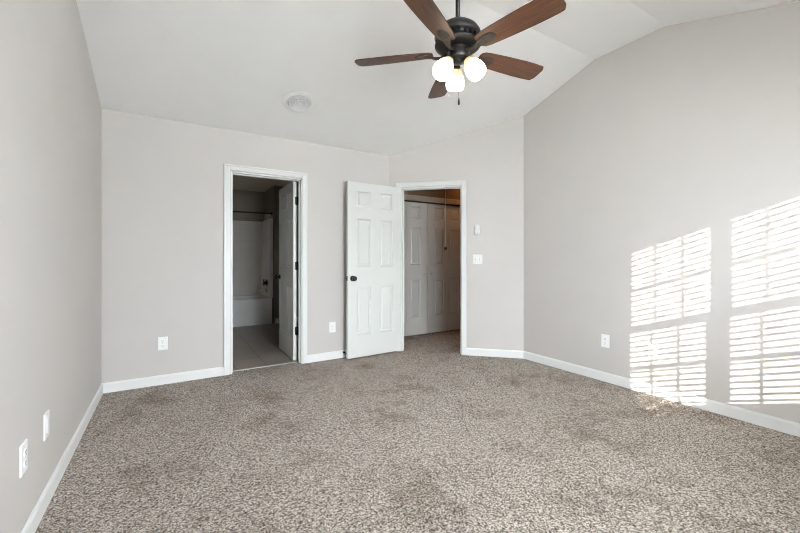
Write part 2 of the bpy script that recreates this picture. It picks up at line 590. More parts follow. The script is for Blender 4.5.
tag(MB().prism([(HX0 - .1, HY + 0.5), (HX1, HY + 0.5), (HX1, HY + 0.55), (HX0 - .1, HY + 0.55)], 0, HZ).prism([(CX0 - .1, HY + .075), (CX0 - .05, HY + .075), (CX0 - .05, HY + .5), (CX0 - .1, HY + .5)], 0, HZ).prism([(CX1 + .05, HY + .075), (CX1 + .1, HY + .075), (CX1 + .1, HY + .5), (CX1 + .05, HY + .5)], 0, HZ).build('wall_closet_back', M['wall']), 'closet wall behind the folding doors', 'wall', kind='structure')
hc = MB()
p0, p1 = A + NB * 0.5, R + NB * 0.5
hc.prism([(p0.x - 0.02, p0.y), (p1.x, p1.y), (XR + 0.06, HYF - 0.08), (HX1 + .1, HYF - 0.08), (HX1 + .1, HY + 0.6), (HX0 - .1, HY + 0.6), (HX0 - .1, p0.y)], HZ, HZ + 0.05)
tag(hc.build('ceiling_hall', M['ceiling']), 'flat ceiling of the hall beyond the open bedroom door', 'ceiling', kind='structure')

# unseen ground outside the windows, whitened to bounce light up to the ceiling
tag(MB().prism([(-40, -60), (40, -60), (40, YF - 0.16), (-40, YF - 0.16)], -0.6, -0.5).build('ground', M['bounce_ground']), 'unseen ground outside the windows whitened to bounce light indoors', 'ground', kind='structure')


# ------------------------------------------------------------------ baseboards
def baseboard(name, segs, label):
    """segs: (P, Q, inward normal) runs along a wall"""
    b = MB()
    for P, Q, n in segs:
        P, Q, n = Vector((*P, 0)), Vector((*Q, 0)), Vector((*n, 0)).normalized()
        prof = [(0, 0), (BBT, 0), (BBT, BBH - 0.016), (BBT * 0.55, BBH - 0.003), (BBT * 0.3, BBH), (0, BBH)]
        a = [b.bm.verts.new(P + n * d + Vector((0, 0, z))) for d, z in prof]
        c = [b.bm.verts.new(Q + n * d + Vector((0, 0, z))) for d, z in prof]
        k = len(prof)
        for i in range(k):
            j = (i + 1) % k
            b.bm.faces.new((a[i], a[j], c[j], c[i]))
        b.bm.faces.new(a); b.bm.faces.new(c)
    return tag(b.build(name, M['trim']), label, 'baseboard', kind='structure')


def ap(s):
    v = A + U * s
    return (v.x, v.y)


baseboard('baseboard_left', [((XL, YB), (XL, YF), (1, 0))], 'white baseboard along the left wall')
baseboard('baseboard_back', [((XL, YB), (D1L, YB), (0, -1)), ((D1R, YB), (AX, YB), (0, -1))], 'white baseboard either side of the bathroom doorway')
baseboard('baseboard_angled', [(ap(0.0), ap(D2L), -NO), (ap(D2R), ap(LANG), -NO)], 'short white baseboard under the light switches')
baseboard('baseboard_right', [((XR, YR), (XR, YF), (-1, 0))], 'white baseboard along the sunlit right wall')
baseboard('baseboard_front', [((XL, YF), (XR, YF), (0, 1))], 'white baseboard under the windows')
baseboard('baseboard_bathroom', [((1.60, BW), (BX1, BW), (0, -1)), ((BX1, BY0), (BX1, BW), (-1, 0))], 'white baseboard beside the tub')
baseboard('baseboard_hall', [((p0.x, p0.y + 0.02), (p0.x, HY - 0.02), (1, 0)), ((p0.x, HY - .02), (CX0 - CW, HY - .02), (0, -1)), ((CX1 + CW, HY - .02), (HX1, HY - .02), (0, -1)), ((XR + .06, HYF), (HX1, HYF), (0, 1))], 'white baseboard in the hall')


# ------------------------------------------------------------------ door trim
def door_trim(name, origin, rz, width, label, stop_y, strike_side=None, jr=0.016):
    """local x along wall (opening 0..width), local y into the wall (0 = room face)"""
    t = empty(name, origin, rz)
    tag(t, label, 'door frame', kind='structure')
    for yf, yn in ((0.0, -1), (TH, 1)):
        c = MB()
        ya, yb = sorted((yf, yf + yn * 0.014))
        yc, yd = sorted((yf, yf + yn * 0.018))
        c.box((-0.005 - CW, ya, 0), (-0.005, yb, ZD), bev=0.003)
        c.box((width + 0.005, ya, 0), (width + 0.005 + CW, yb, ZD), bev=0.003)
        c.box((-0.005, ya, ZD - CW), (width + 0.005, yb, ZD), bev=0.003)
        c.box((-0.005 - CW, yc, 0), (-CW + 0.012, yd, ZD), bev=0.003)
        c.box((width + CW - 0.012, yc, 0), (width + 0.005 + CW, yd, ZD), bev=0.003)
        c.box((-CW + 0.012, yc, ZD - 0.017), (width + CW - 0.012, yd, ZD), bev=0.003)
        c.build('casing', M['trim'], t)
    j = MB()
    jt = 0.016
    j.box((-0.001, 0.0, 0), (jt, TH, ZO), bev=0.001)
    j.box((width - jr, 0.0, 0), (width + 0.001, TH, ZO), bev=0.001)
    j.box((jt, 0.0, ZO - jt), (width - jr, TH, ZO + 0.001), bev=0.001)
    j.build('jamb', M['trim'], t)
    s = MB()
    y0, y1 = stop_y
    s.box((jt, y0, 0), (jt + 0.010, y1, ZO - jt), bev=0.002)
    s.box((width - jr - 0.010, y0, 0), (width - jr, y1, ZO - jt), bev=0.002)
    s.box((jt + 0.010, y0, ZO - jt - 0.010), (width - jr - 0.010, y1, ZO - jt), bev=0.002)
    s.build('door_stop_strip', M['trim'], t)
    if strike_side is not None:
        sx, sy = strike_side
        x0 = jt if sx == 0 else width - jr - 0.002
        MB().box((x0, sy - 0.014, 0.862), (x0 + 0.002, sy + 0.014, 0.918)).build('strike_plate', M['black'], t)
    return t


W1, W2 = O1[1] - O1[0], O2[1] - O2[0]
ang = math.atan2(U.y, U.x)
door_trim('trim_1', (O1[0], YB, 0), 0.0, W1, 'white casing around the bathroom doorway', (0.04, 0.076), strike_side=(0, 0.095), jr=0.004)
o2 = ap(O2[0])
door_trim('trim_2', (o2[0], o2[1], 0), ang, W2, 'white casing around the hall doorway in the angled wall', (0.04, 0.076), strike_side=(1, 0.02), jr=0.003)

# metal strip between carpet and tile
tag(MB().box((O1[0] + 0.016, YB + 0.078, -0.002), (O1[1] - 0.016, YB + 0.108, 0.005), bev=0.002).build('threshold_strip', M['nickel']),
    'thin metal strip where carpet meets the bathroom tile', 'threshold', kind='structure')


# ------------------------------------------------------------------ doors
ZROWS = [(0.255, 0.828), (1.043, 1.605), (1.737, 1.925)]


def panelled_leaf(w, h, t, cols, rows):
    """door slab, x 0..w, y 0..t, z 0..h, moulded panels sunk into both faces"""
    b = MB()
    xs = sorted({0.0, w, *[x for c in cols for x in c]})
    zs = sorted({0.0, h, *[z for r in rows for z in r]})
    for side in (0, 1):
        def P(x, z, d):
            return (x, d if side == 0 else t - d, z)
        for x0, x1 in zip(xs, xs[1:]):
            for z0, z1 in zip(zs, zs[1:]):
                if (x0, x1) in cols and (z0, z1) in rows:
                    rings = []
                    for ins, dep in ((0, 0), (0.003, 0.001), (0.010, 0.011), (0.020, 0.0115), (0.036, 0.0035), (0.040, 0.003)):
                        rings.append([P(x0 + ins, z0 + ins, dep), P(x1 - ins, z0 + ins, dep), P(x1 - ins, z1 - ins, dep), P(x0 + ins, z1 - ins, dep)])
                    for r0, r1 in zip(rings, rings[1:]):
                        for k in range(4):
                            j = (k + 1) % 4
                            b.face((r0[k], r0[j], r1[j], r1[k]))
                    b.face(rings[-1])
                else:
                    b.face((P(x0, z0, 0), P(x1, z0, 0), P(x1, z1, 0), P(x0, z1, 0)))
    for x in (0, w):
        for z0, z1 in zip(zs, zs[1:]):
            b.face(((x, 0, z0), (x, t, z0), (x, t, z1), (x, 0, z1)))
    for z in (0, h):
        for x0, x1 in zip(xs, xs[1:]):
            b.face(((x0, 0, z), (x1, 0, z), (x1, t, z), (x0, t, z)))
    bmesh.ops.remove_doubles(b.bm, verts=b.bm.verts, dist=1e-5)
    return b


def six_panel_cols(w):
    st, mu = 0.118 * w / 0.74, 0.124 * w / 0.74
    pw = (w - 2 * st - mu) / 2
    return [(st, st + pw), (st + pw + mu, w - st)]


def knob_mesh(side):
    """round passage knob along local y, starting at the face y=0 and going -y (side=-1) or +y"""
    b = MB()
    m = Matrix.Rotation(-PI / 2 * side, 4, 'X')
    b.lathe([(0, 0), (0.032, 0), (0.032, 0.004), (0.026, 0.009), (0.013, 0.012), (0.011, 0.026), (0.018, 0.034), (0.0265, 0.042), (0.0285, 0.052), (0.0265, 0.060), (0.018, 0.066), (0, 0.068)], 28, m)
    return b


def make_door(name, loc, rz, w, label, hinge_at, knob_edge, flip):
    """leaf hinged at local x=0"""
    d = empty(name, loc, rz)
    tag(d, label, 'door', kind='structure')
    t, h = 0.035, 2.025
    panelled_leaf(w, h, t, six_panel_cols(w), ZROWS).build('door_leaf', M['door'], d)
    for s, y in ((-1, 0.0), (1, t)):
        knob_mesh(s).build('knob', M['black'], d, loc=(w - 0.062, y, 0.915))
    lp = MB()
    lp.box((w - 0.0005, t / 2 - 0.0125, 0.887), (w + 0.0015, t / 2 + 0.0125, 0.943))
    lp.build('latch_plate', M['black'], d)
    lb = MB()
    lb.box((w + 0.0015, t / 2 - 0.006, 0.906), (w + 0.010, t / 2 + 0.006, 0.924), bev=0.002)
    lb.build('latch_bolt', M['black'], d)
    for z in (0.33, 1.065, 1.80):
        hb = MB()
        yk = hinge_at
        hb.tube([(-0.006, yk, z - 0.045), (-0.006, yk, z + 0.045)], 0.0065, 12)
        hb.tube([(-0.006, yk, z - 0.050), (-0.006, yk, z - 0.045)], [0.004, 0.0072], 12)
        hb.tube([(-0.006, yk, z + 0.045), (-0.006, yk, z + 0.050)], [0.0072, 0.004], 12)
        hb.box((-0.0025, min(yk, t / 2), z - 0.044), (0.0005, max(yk, t / 2), z + 0.044))
        if flip:
            hb.box((-0.024, yk - 0.0145, z - 0.044), (-0.005, yk - 0.0125, z + 0.044))
            hb.box((-0.008, yk - 0.0145, z - 0.044), (-0.004, yk, z + 0.044))
        hb.build('hinge', M['black'], d)
    return d


# bathroom door: hinged at the right jamb, swung 90 degrees into the bathroom
# local x -> world +Y ; local +y -> world -X
make_door('door_1', (1.2215, YB + TH + 0.012, 0.012), PI / 2 - 0.017, 0.705, 'white six-panel bathroom door standing open on black hinges', 0.0, 1, True)
# bedroom door: hinged at the left jamb of the angled wall, swung back to the back wall
hx, hy = ap(O2[0] - 0.002)
make_door('door_2', (hx - NO.x * 0.012, hy - NO.y * 0.012 + 0.032, 0.016), PI + 0.045, 0.729, 'white six-panel bedroom door standing open beside the back wall', 0.0, 1, False)

# hall closet: two pairs of narrow three-panel leaves
LW, LT = 0.3715, 0.032


def bifold(name, x0, label, knob_leaf):
    d = empty(name, (x0, HY, 0.018))
    tag(d, label, 'door', kind='structure')
    for k in (0, 1):
        c = (0.125, 0.317) if k == 0 else (0.056, 0.248)
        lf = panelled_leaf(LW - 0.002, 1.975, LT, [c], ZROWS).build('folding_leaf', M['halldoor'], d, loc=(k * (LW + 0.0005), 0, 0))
        if k == knob_leaf:
            kb = MB()
            kb.lathe([(0, 0), (0.009, 0), (0.007, 0.008), (0.009, 0.014), (0.016, 0.020), (0.0165, 0.026), (0.012, 0.031), (0, 0.032)], 20, Matrix.Rotation(PI / 2, 4, 'X'))
            kx = 0.058 if k == 0 else LW - 0.058
            tag(kb.build('knob', M['nickel'], lf, loc=(kx, 0, 0.90)), 'small round pull knob')
    return d


bifold('door_3', CX0 + 0.002, 'left pair of white folding closet doors in the hall', 1)
bifold('door_4', CX0 + 0.002 + 2 * LW + 0.004, 'right pair of white folding closet doors in the hall', 0)

# closet casing and overhead track
ct = empty('trim_3', (CX0, HY - 0.02, 0))
tag(ct, 'tan casing around the folding closet doors', 'door frame', kind='structure')
cw = CX1 - CX0
b = MB()
b.box((-CW, -0.014, 0), (0.004, 0, CZ + 0.075), bev=0.003)
b.box((cw - 0.004, -0.014, 0), (cw + CW, 0, CZ + 0.075), bev=0.003)
b.box((0.004, -0.014, CZ - 0.006), (cw - 0.004, 0, CZ + 0.075), bev=0.003)
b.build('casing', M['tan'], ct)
b = MB()
b.box((0.0, 0.004, CZ - 0.027), (cw, 0.045, CZ - 0.0005))
tag(b.build('track', M['black'], ct), 'black overhead door track')


# ------------------------------------------------------------------ wall plates
def plate(name, loc, rz, w, h, label, cat, kind='duplex', group=None):
    """local x along the wall, local -y out of the wall"""
    t = empty(name, loc, rz)
    tag(t, label, cat, group)
    p = MB()
    hw, hh = w / 2, h / 2
    rings = [[(-hw, 0, -hh), (hw, 0, -hh), (hw, 0, hh), (-hw, 0, hh)]]
    for ins, d in ((0.0, 0.0025), (0.002, 0.005), (0.006, 0.0062)):
        rings.append([(-hw + ins, -d, -hh + ins), (hw - ins, -d, -hh + ins), (hw - ins, -d, hh - ins), (-hw + ins, -d, hh - ins)])
    for r0, r1 in zip(rings, rings[1:]):
        for k in range(4):
            j = (k + 1) % 4
            p.face((r0[k], r0[j], r1[j], r1[k]))
    p.face(rings[-1]); p.face(list(reversed(rings[0])))
    bmesh.ops.remove_doubles(p.bm, verts=p.bm.verts, dist=1e-6)
    p.build('cover_plate', M['plastic'], t)
    F = Matrix.Rotation(PI / 2, 4, 'X')            # lathe axis z -> -y

    def screw(x, z):
        MB().lathe([(0, 0.0062), (0.0038, 0.0062), (0.0034, 0.0074), (0, 0.0078)], 12, Matrix.Translation((x, 0, z)) @ F).build('screw', M['screw'], t)

    if kind == 'duplex':
        for zc_ in (-0.0215, 0.0215):
            rc = MB()
            n = 20
            pts = []
            for k in range(n):
                a = 2 * PI * k / n
                pts.append((max(-0.0172, min(0.0172, 0.0205 * math.cos(a))), max(-0.0145, min(0.0145, 0.0172 * math.sin(a)))))
            f0 = [(x, -0.0062, zc_ + z) for x, z in pts]
            f1 = [(x * 0.96, -0.0095, zc_ + z * 0.96) for x, z in pts]
            rc.face(f1)
            for k in range(n):
                j = (k + 1) % n
                rc.face((f0[k], f0[j], f1[j], f1[k]))
            r = rc.build('receptacle', M['plastic'], t)
            s = MB()
            s.box((-0.0085, -0.0100, zc_ - 0.001), (-0.0058, -0.0094, zc_ + 0.0095))
            s.box((0.0058, -0.0100, zc_ + 0.0005), (0.0085, -0.0094, zc_ + 0.0085))
            s.lathe([(0, 0.0094), (0.0030, 0.0094), (0.0030, 0.0100), (0, 0.0100)], 12, Matrix.Translation((0, 0, zc_ - 0.0075)) @ F)
            tag(s.build('slot', M['slot'], r), 'dark prong slots')
        screw(0, 0)
    elif kind == 'decora':
        s = MB()
        s.box((-0.0168, -0.0095, -0.0335), (0.0168, -0.006, 0.0335), bev=0.0015)
        s.build('insert', M['plastic'], t)
        screw(0, 0.048); screw(0, -0.048)
    elif kind == 'toggle':
        for x in (-0.023, 0.023):
            g = MB()
            g.box((x - 0.0053, -0.0068, -0.0125), (x + 0.0053, -0.0060, 0.0125))
            o = tag(g.build('toggle_slot', M['screw'], t), 'grey toggle surround')
            k = MB()
            k.box((-0.0042, -0.017, -0.005), (0.0042, 0.0, 0.005), mtx=Matrix.Translation((x, -0.006, 0)) @ Matrix.Rotation(0.45, 4, 'X'), bev=0.001)
            k.build('toggle', M['screw'], o)
            screw(x, 0.030); screw(x, -0.030)
    return t


PW, PH = 0.078, 0.122
plate('wall_outlet', (-0.052, YB, 0.377), 0, PW, PH, 'white duplex outlet on the back wall left of the bathroom doorway', 'outlet', group='wall outlets')
plate('wall_outlet', (1.600, YB, 0.367), 0, PW, PH, 'white duplex outlet between the bathroom doorway and the open bedroom door', 'outlet', group='wall outlets')
plate('wall_outlet', (XR, 2.012, 0.382), -PI / 2, PW, PH, 'white duplex outlet on the shaded part of the right wall', 'outlet', group='wall outlets')
plate('wall_outlet', (XL, 2.070, 0.368), PI / 2, PW, PH, 'white duplex outlet low on the left wall, nearest the bottom left corner', 'outlet', group='wall outlets')
plate('wall_plate', (XR, 1.603, 0.372), -PI / 2, PW, PH, 'white wall plate inside the striped patch of sunlight', 'wall plate', 'decora', group='plain wall plates')
plate('wall_plate', (XL, 2.398, 0.376), PI / 2, PW, PH, 'white wall plate on the left wall just past the outlet', 'wall plate', 'decora', group='plain wall plates')
sx, sy = ap(1.091)
plate('light_switch', (sx, sy, 1.151), ang, 0.116, 0.118, 'white double toggle switch plate on the angled wall', 'light switch', 'toggle')

# fan remote in its cradle above the switch
rx, ry = ap(1.084)
t = empty('fan_remote', (rx, ry, 1.50), ang)
tag(t, 'white fan remote in its cradle above the double switch', 'remote control')
b = MB()
b.box((-0.034, -0.012, -0.062), (0.034, 0.0, 0.052), bev=0.004)
b.build('cradle', M['plastic'], t)
b = MB()
b.box((-0.026, -0.027, -0.050), (-0.003, -0.010, 0.066), bev=0.005)
b.box((0.004, -0.022, -0.050), (0.027, -0.010, 0.060), bev=0.005)
h = b.build('handset', M['plastic'], t)
for z in (0.035, 0.015):
    MB().box((-0.019, -0.0285, z - 0.005), (-0.010, -0.026, z + 0.005), bev=0.001).build('button', M['screw'], h)

# door stop on the back wall baseboard
t = empty('door_stop', (1.738, YB - BBT, 0.062))
tag(t, 'black-tipped door stop on the baseboard behind the open bedroom door', 'door stop')
b = MB()
F = Matrix.Rotation(PI / 2, 4, 'X')
b.lathe([(0, 0), (0.013, 0), (0.013, 0.004), (0.006, 0.008), (0.005, 0.06), (0, 0.06)], 16, F)
b.build('rod', M['bronze'], t)
b = MB()
b.lathe([(0, 0.058), (0.010, 0.058), (0.011, 0.070), (0.008, 0.076), (0, 0.077)], 16, F)
b.build('rubber_tip', M['rubber'], t)

# ------------------------------------------------------------------ round ceiling vent
slope = math.atan2(Z1 - ZB, YB - Y1)
t = empty('ceiling_vent', (1.041, 3.53, zc(3.53)), rot=(-slope, 0, 0))
tag(t, 'round white ceiling vent with concentric rings on the sloped ceiling', 'ceiling vent')
b = MB()
b.lathe([(0.108, -0.002), (0.150, 0.0), (0.150, -0.008), (0.145, -0.013), (0.118, -0.018), (0.110, -0.016), (0.106, -0.008), (0.108, -0.002)], 56, cap=False)
b.build('flange', M['plastic'], t)
b = MB()
b.lathe([(0, -0.001), (0.110, -0.001), (0.110, -0.003), (0, -0.003)], 40)
b.build('throat', M['ventgrey'], t)
for r in (0.092, 0.068, 0.044):
    b = MB()
    b.lathe([(r - 0.012, -0.006), (r, -0.021), (r + 0.003, -0.020), (r - 0.009, -0.005), (r - 0.012, -0.006)], 48, cap=False)
    b.build('cone_ring', M['plastic'], t)
b = MB()
b.lathe([(0, -0.004), (0.016, -0.006), (0.030, -0.021), (0.026, -0.024), (0, -0.025)], 32)
b.build('centre_disc', M['plastic'], t)
b = MB()
for k in range(3):
    a = k * PI / 3
    b.box((-0.106, -0.003, -0.011), (0.106, 0.003, -0.004), mtx=Matrix.Rotation(a, 4, 'Z'))
b.build('spoke', M['plastic'], t)

# ------------------------------------------------------------------ ceiling fan
DZ = -0.006
fan = empty('ceiling_fan', (FX, FY, DZ))
tag(fan, 'dark bronze ceiling fan with five walnut blades and three lit shades', 'ceiling fan')
BZ = 2.452                                # blade height
b = MB()
Zc = Z1 - DZ
b.lathe([(0, Zc), (0.075, Zc), (0.075, Zc - 0.012), (0.066, Zc - 0.04), (0.038, Zc - 0.07), (0.018, Zc - 0.082), (0, Zc - 0.082)], 36)
b.build('ceiling_canopy', M['bronze'], fan)
b = MB()
b.lathe([(0, Z1 - 0.06 - DZ), (0.0135, Z1 - 0.07), (0.0135, 2.630), (0, 2.630)], 20)
b.build('downrod', M['bronze'], fan)
b = MB()
b.lathe([(0, 2.640), (0.030, 2.638), (0.062, 2.630), (0.097, 2.613), (0.123, 2.592), (0.139, 2.568), (0.145, 2.548), (0.142, 2.538), (0.124, 2.532), (0.118, 2.527),
         (0.118, 2.506), (0.134, 2.502), (0.143, 2.496), (0.139, 2.487), (0.112, 2.478), (0.078, 2.476), (0, 2.476)], 56)
mh = b.build('motor_housing', M['bronze'], fan)
vf = MB().box((0.112, -0.006, 2.500), (0.133, 0.006, 2.536), bev=0.002).build('vent_fin', M['bronze'], mh)
for k in range(1, 20):
    copy_tree(vf, mh).rotation_euler = (0, 0, 2 * PI * k / 20)
b = MB()
b.lathe([(0, 2.477), (0.060, 2.477), (0.072, 2.470), (0.074, 2.462), (0.068, 2.456), (0.0705, 2.452), (0.0705, 2.410), (0.066, 2.404), (0.034, 2.399), (0.030, 2.385), (0.022, 2.378), (0, 2.376)], 44)
b.build('switch_housing', M['bronze'], fan)


def blade_mesh():
    """flat blade from r = .155 to .66 along +x"""
    st = [(0.155, 0.030), (0.160, 0.042), (0.175, 0.053), (0.21, 0.060), (0.28, 0.065), (0.38, 0.070), (0.48, 0.0735), (0.56, 0.0735), (0.615, 0.0715), (0.638, 0.0690), (0.645, 0.0655), (0.657, 0.046), (0.660, 0.038)]
    t = 0.0032
    b = MB()
    up = [(x, y) for x, y in st] + [(x, -y) for x, y in reversed(st)]
    top = [b.bm.verts.new((x, y, t)) for x, y in up]
    bot = [b.bm.verts.new((x, y, -t)) for x, y in up]
    b.bm.faces.new(top); b.bm.faces.new(list(reversed(bot)))
    n = len(up)
    for i in range(n):
        j = (i + 1) % n
        b.bm.faces.new((bot[i], bot[j], top[j], top[i]))
    return b


def iron_mesh():
    b = MB()
    pts = [(0.050, 0, -0.004), (0.080, 0, -0.012), (0.110, 0, -0.022), (0.140, 0, -0.021), (0.170, 0, -0.0125), (0.20, 0, -0.0085)]
    hw = [0.013, 0.012, 0.0125, 0.015, 0.023, 0.030]
    th = [0.010, 0.010, 0.010, 0.009, 0.005, 0.004]
    rings = []
    for (x, y, z), h_, t_ in zip(pts, hw, th):
        rings.append([(x, -h_, z - t_ * .5), (x, -h_ * .6, z - t_), (x, h_ * .6, z - t_), (x, h_, z - t_ * .5), (x, h_ * .8, z + t_ * .5), (x, -h_ * .8, z + t_ * .5)])
    for r0, r1 in zip(rings, rings[1:]):
        for k in range(6):
            j = (k + 1) % 6
            b.face((r0[k], r0[j], r1[j], r1[k]), True)
    b.face(rings[0]); b.face(rings[-1])
    # oval plate screwed under the blade
    n = 28
    o0 = [(0.225 + 0.048 * math.cos(2 * PI * k / n), 0.0335 * math.sin(2 * PI * k / n), -0.0034) for k in range(n)]
    o1 = [(0.225 + 0.045 * math.cos(2 * PI * k / n), 0.0305 * math.sin(2 * PI * k / n), -0.0105) for k in range(n)]
    b.face(o0); b.face(o1)
    for k in range(n):
        j = (k + 1) % n
        b.face((o0[k], o0[j], o1[j], o1[k]))
    return b


TH0 = math.radians(-47.5) - YAW
PITCH = math.radians(12.5)
bl = ir = None
for k in range(5):
    rz = TH0 + k * 2 * PI / 5
    if k == 0:
        bl = blade_mesh().build('fan_blade', M['wood'], fan)
        ir = iron_mesh().build('blade_bracket', M['iron'], bl)
        for (x, y) in ((0.205, 0.015), (0.205, -0.015), (0.25, 0.0)):
            sc_ = MB()
            sc_.lathe([(0, -0.0105), (0.005, -0.0105), (0.004, -0.013), (0, -0.0135)], 10, Matrix.Translation((x, y, 0)))
            sc_.build('screw', M['iron'], bl)
        o = bl
    else:
        o = copy_tree(bl, fan)
    o.location = (0, 0, BZ)
    o.rotation_mode = 'ZYX' if False else 'XYZ'
    o.rotation_euler = (-PITCH, 0, rz)

# light kit: three bell shades
sprof = [(0.021, 0.0), (0.027, -0.003), (0.036, -0.018), (0.047, -0.040), (0.056, -0.065), (0.0615, -0.092), (0.062, -0.112), (0.058, -0.130), (0.052, -0.140),
         (0.049, -0.139), (0.055, -0.128), (0.059, -0.111), (0.0585, -0.092), (0.053, -0.066), (0.044, -0.041), (0.033, -0.019), (0.024, -0.006), (0.021, 0.0)]
sprof = [(r * 0.95, z * 0.96) for r, z in sprof]
for k in range(3):
    a = math.radians(90 + 120 * k) - YAW
    tilt = math.radians(34)
    neck = Vector((0.062 * math.cos(a), 0.062 * math.sin(a), 2.392))
    ar = MB()
    ar.tube([(0.030 * math.cos(a), 0.030 * math.sin(a), 2.398), (0.050 * math.cos(a), 0.050 * math.sin(a), 2.401), tuple(neck + Vector((0, 0, 0.004)))], [0.011, 0.011, 0.012], 12)
    arm = ar.build('lamp_arm', M['bronze'], fan)
    rot = (0, -tilt, a)
    s = MB()
    s.lathe([(0, 0.012), (0.020, 0.012), (0.026, 0.004), (0.0285, -0.012), (0.0245, -0.014), (0.020, -0.002), (0, -0.002)], 28)
    s.build('socket_cup', M['bronze'], arm, loc=neck, rot=rot)
    g = MB()
    g.lathe(sprof, 40, cap=False)
    tag(g.build('lamp_shade', M['shade'], fan, loc=neck, rot=rot), 'lit frosted glass shade')
# pull chains
RT = Vector((math.cos(-YAW), math.sin(-YAW), 0)); FW = Vector((math.sin(YAW), math.cos(YAW), 0))
for (rr, dd, z0, z1, fob) in ((0.0, -0.045, 2.392, 2.150, True), (-0.062, -0.03, 2.405, 2.175, False)):
    p = RT * rr + FW * dd
    c = MB()
    n = int((z0 - z1) / 0.006)
    c.tube([(p.x * 0.6, p.y * 0.6, z0 + 0.012), (p.x, p.y, z0 - 0.004), (p.x, p.y, z1)], 0.0011, 8)
    ch = c.build('pull_chain', M['bronze'] if fob else M['nickel'], fan)
    f = MB()
    f.lathe([(0, z1 + 0.002), (0.003, z1), (0.0055, z1 - 0.020), (0.0062, z1 - 0.036), (0.004, z1 - 0.042), (0, z1 - 0.043)] if fob else [(0, z1 + 0.002), (0.003, z1), (0.0035, z1 - 0.012), (0, z1 - 0.014)], 14, Matrix.Translation((p.x, p.y, 0)))
    f.build('chain_fob', M['bronze'] if fob else M['nickel'], ch)

# ------------------------------------------------------------------ bathroom things
tb = empty('bathtub', (0.775, 6.885, -0.002))
tag(tb, 'white bathtub with a plain front apron across the end of the bathroom', 'bathtub')
x0, x1, y0, y1, zr = -0.775, 0.775, 0.0, 0.775, 0.455
b = MB()


def ring(ix0, iy0, ix1, iy1, z, rad=0.0, n=6):
    pts = []
    for cx, cy, a0 in ((ix1 - rad, iy1 - rad, 0), (ix0 + rad, iy1 - rad, PI / 2), (ix0 + rad, iy0 + rad, PI), (ix1 - rad, iy0 + rad, 1.5 * PI)):
        for k in range(n):
            a = a0 + PI / 2 * k / (n - 1)
            pts.append((cx + rad * math.cos(a), cy + rad * math.sin(a), z))
    return pts


rings = [ring(x0, y0 + 0.012, x1, y1, 0.0, 0.001), ring(x0, y0 + 0.012, x1, y1, 0.045, 0.001), ring(x0, y0 + 0.004, x1, y1, 0.052, 0.001), ring(x0, y0 + 0.004, x1, y1, 0.40, 0.001), ring(x0, y0, x1, y1, 0.43, 0.002), ring(x0, y0 + 0.002, x1, y1, 0.448, 0.004), ring(x0 + 0.01, y0 + 0.012, x1 - 0.01, y1 - 0.01, zr, 0.01),
         ring(x0 + 0.10, y0 + 0.085, x1 - 0.115, y1 - 0.085, zr, 0.12), ring(x0 + 0.115, y0 + 0.10, x1 - 0.125, y1 - 0.10, zr - 0.02, 0.12), ring(x0 + 0.22, y0 + 0.14, x1 - 0.16, y1 - 0.14, 0.13, 0.12), ring(x0 + 0.28, y0 + 0.18, x1 - 0.22, y1 - 0.18, 0.09, 0.10)]
for r0, r1 in zip(rings, rings[1:]):
    for k in range(len(r0)):
        j = (k + 1) % len(r0)
        b.face((r0[k], r0[j], r1[j], r1[k]))
b.face(rings[-1]); b.face(rings[0])
bmesh.ops.remove_doubles(b.bm, verts=b.bm.verts, dist=1e-5)
b.build('tub_body', M['tub'], tb)
# tub surround: three glossy embossed panels with a flat front flange
sr = empty('tub_surround', (0, 0, 0))
tag(sr, 'glossy white embossed tub surround on the three walls above the tub', 'tub surround')
b = MB()
b.box((0.0, 7.61, 0.453), (1.56, 7.66, 1.868), bev=0.006)
b.build('back_panel', M['surround'], sr)
b = MB()
b.box((1.512, 6.90, 0.453), (1.56, 7.61, 1.868), bev=0.006)
b.build('end_panel', M['surround'], sr)
b = MB()
b.box((0.0, 6.90, 0.453), (0.048, 7.61, 1.868), bev=0.006)
b.build('end_panel', M['surround'], sr)
b = MB()
b.box((1.508, 6.868, 0.453), (1.562, 6.90, 1.868), bev=0.006)
b.build('flange', M['tub'], sr)
# spout and valve
F2 = Matrix.Rotation(-PI / 2, 4, 'Y')     # lathe axis z -> -x
t = empty('tub_spout', (1.512, 7.12, 0.575))
tag(t, 'chrome tub spout low on the tap end of the surround', 'tub spout')
b = MB()
b.lathe([(0, 0), (0.030, 0), (0.030, 0.006), (0.022, 0.012), (0, 0.012)], 24, F2)
b.build('escutcheon', M['black'], t)
b = MB()
b.tube([(-0.008, 0, 0), (-0.09, 0, 0.002), (-0.125, 0, -0.002), (-0.148, 0, -0.016), (-0.155, 0, -0.034)], [0.021, 0.022, 0.024, 0.025, 0.022], 18)
b.build('spout', M['chrome'], t)
t = empty('shower_valve', (1.512, 7.12, 0.715))
tag(t, 'dark cross-handled shower valve above the tub spout', 'shower valve')
b = MB()
b.lathe([(0, 0), (0.062, 0), (0.060, 0.006), (0.030, 0.012), (0.022, 0.045), (0, 0.047)], 32, F2)
b.build('escutcheon', M['bronze'], t)
b = MB()
for a in (0.2, 0.2 + 2 * PI / 3, 0.2 + 4 * PI / 3):
    b.tube([(-0.05, 0, 0), (-0.055, 0.032 * math.sin(a), 0.032 * math.cos(a)), (-0.052, 0.062 * math.sin(a), 0.062 * math.cos(a))], [0.012, 0.010, 0.013], 12)
b.lathe([(0, 0.040), (0.017, 0.042), (0.017, 0.062), (0.010, 0.068), (0, 0.069)], 18, F2)
b.build('cross_handle', M['black'], t)
t = empty('shower_rod', (0.78, 6.925, 1.955))
tag(t, 'black shower curtain rod high across the tub', 'curtain rod')
b = MB()
b.tube([(-0.775, 0, 0), (0.775, 0, 0)], 0.0135, 16)
b.build('rod', M['black'], t)
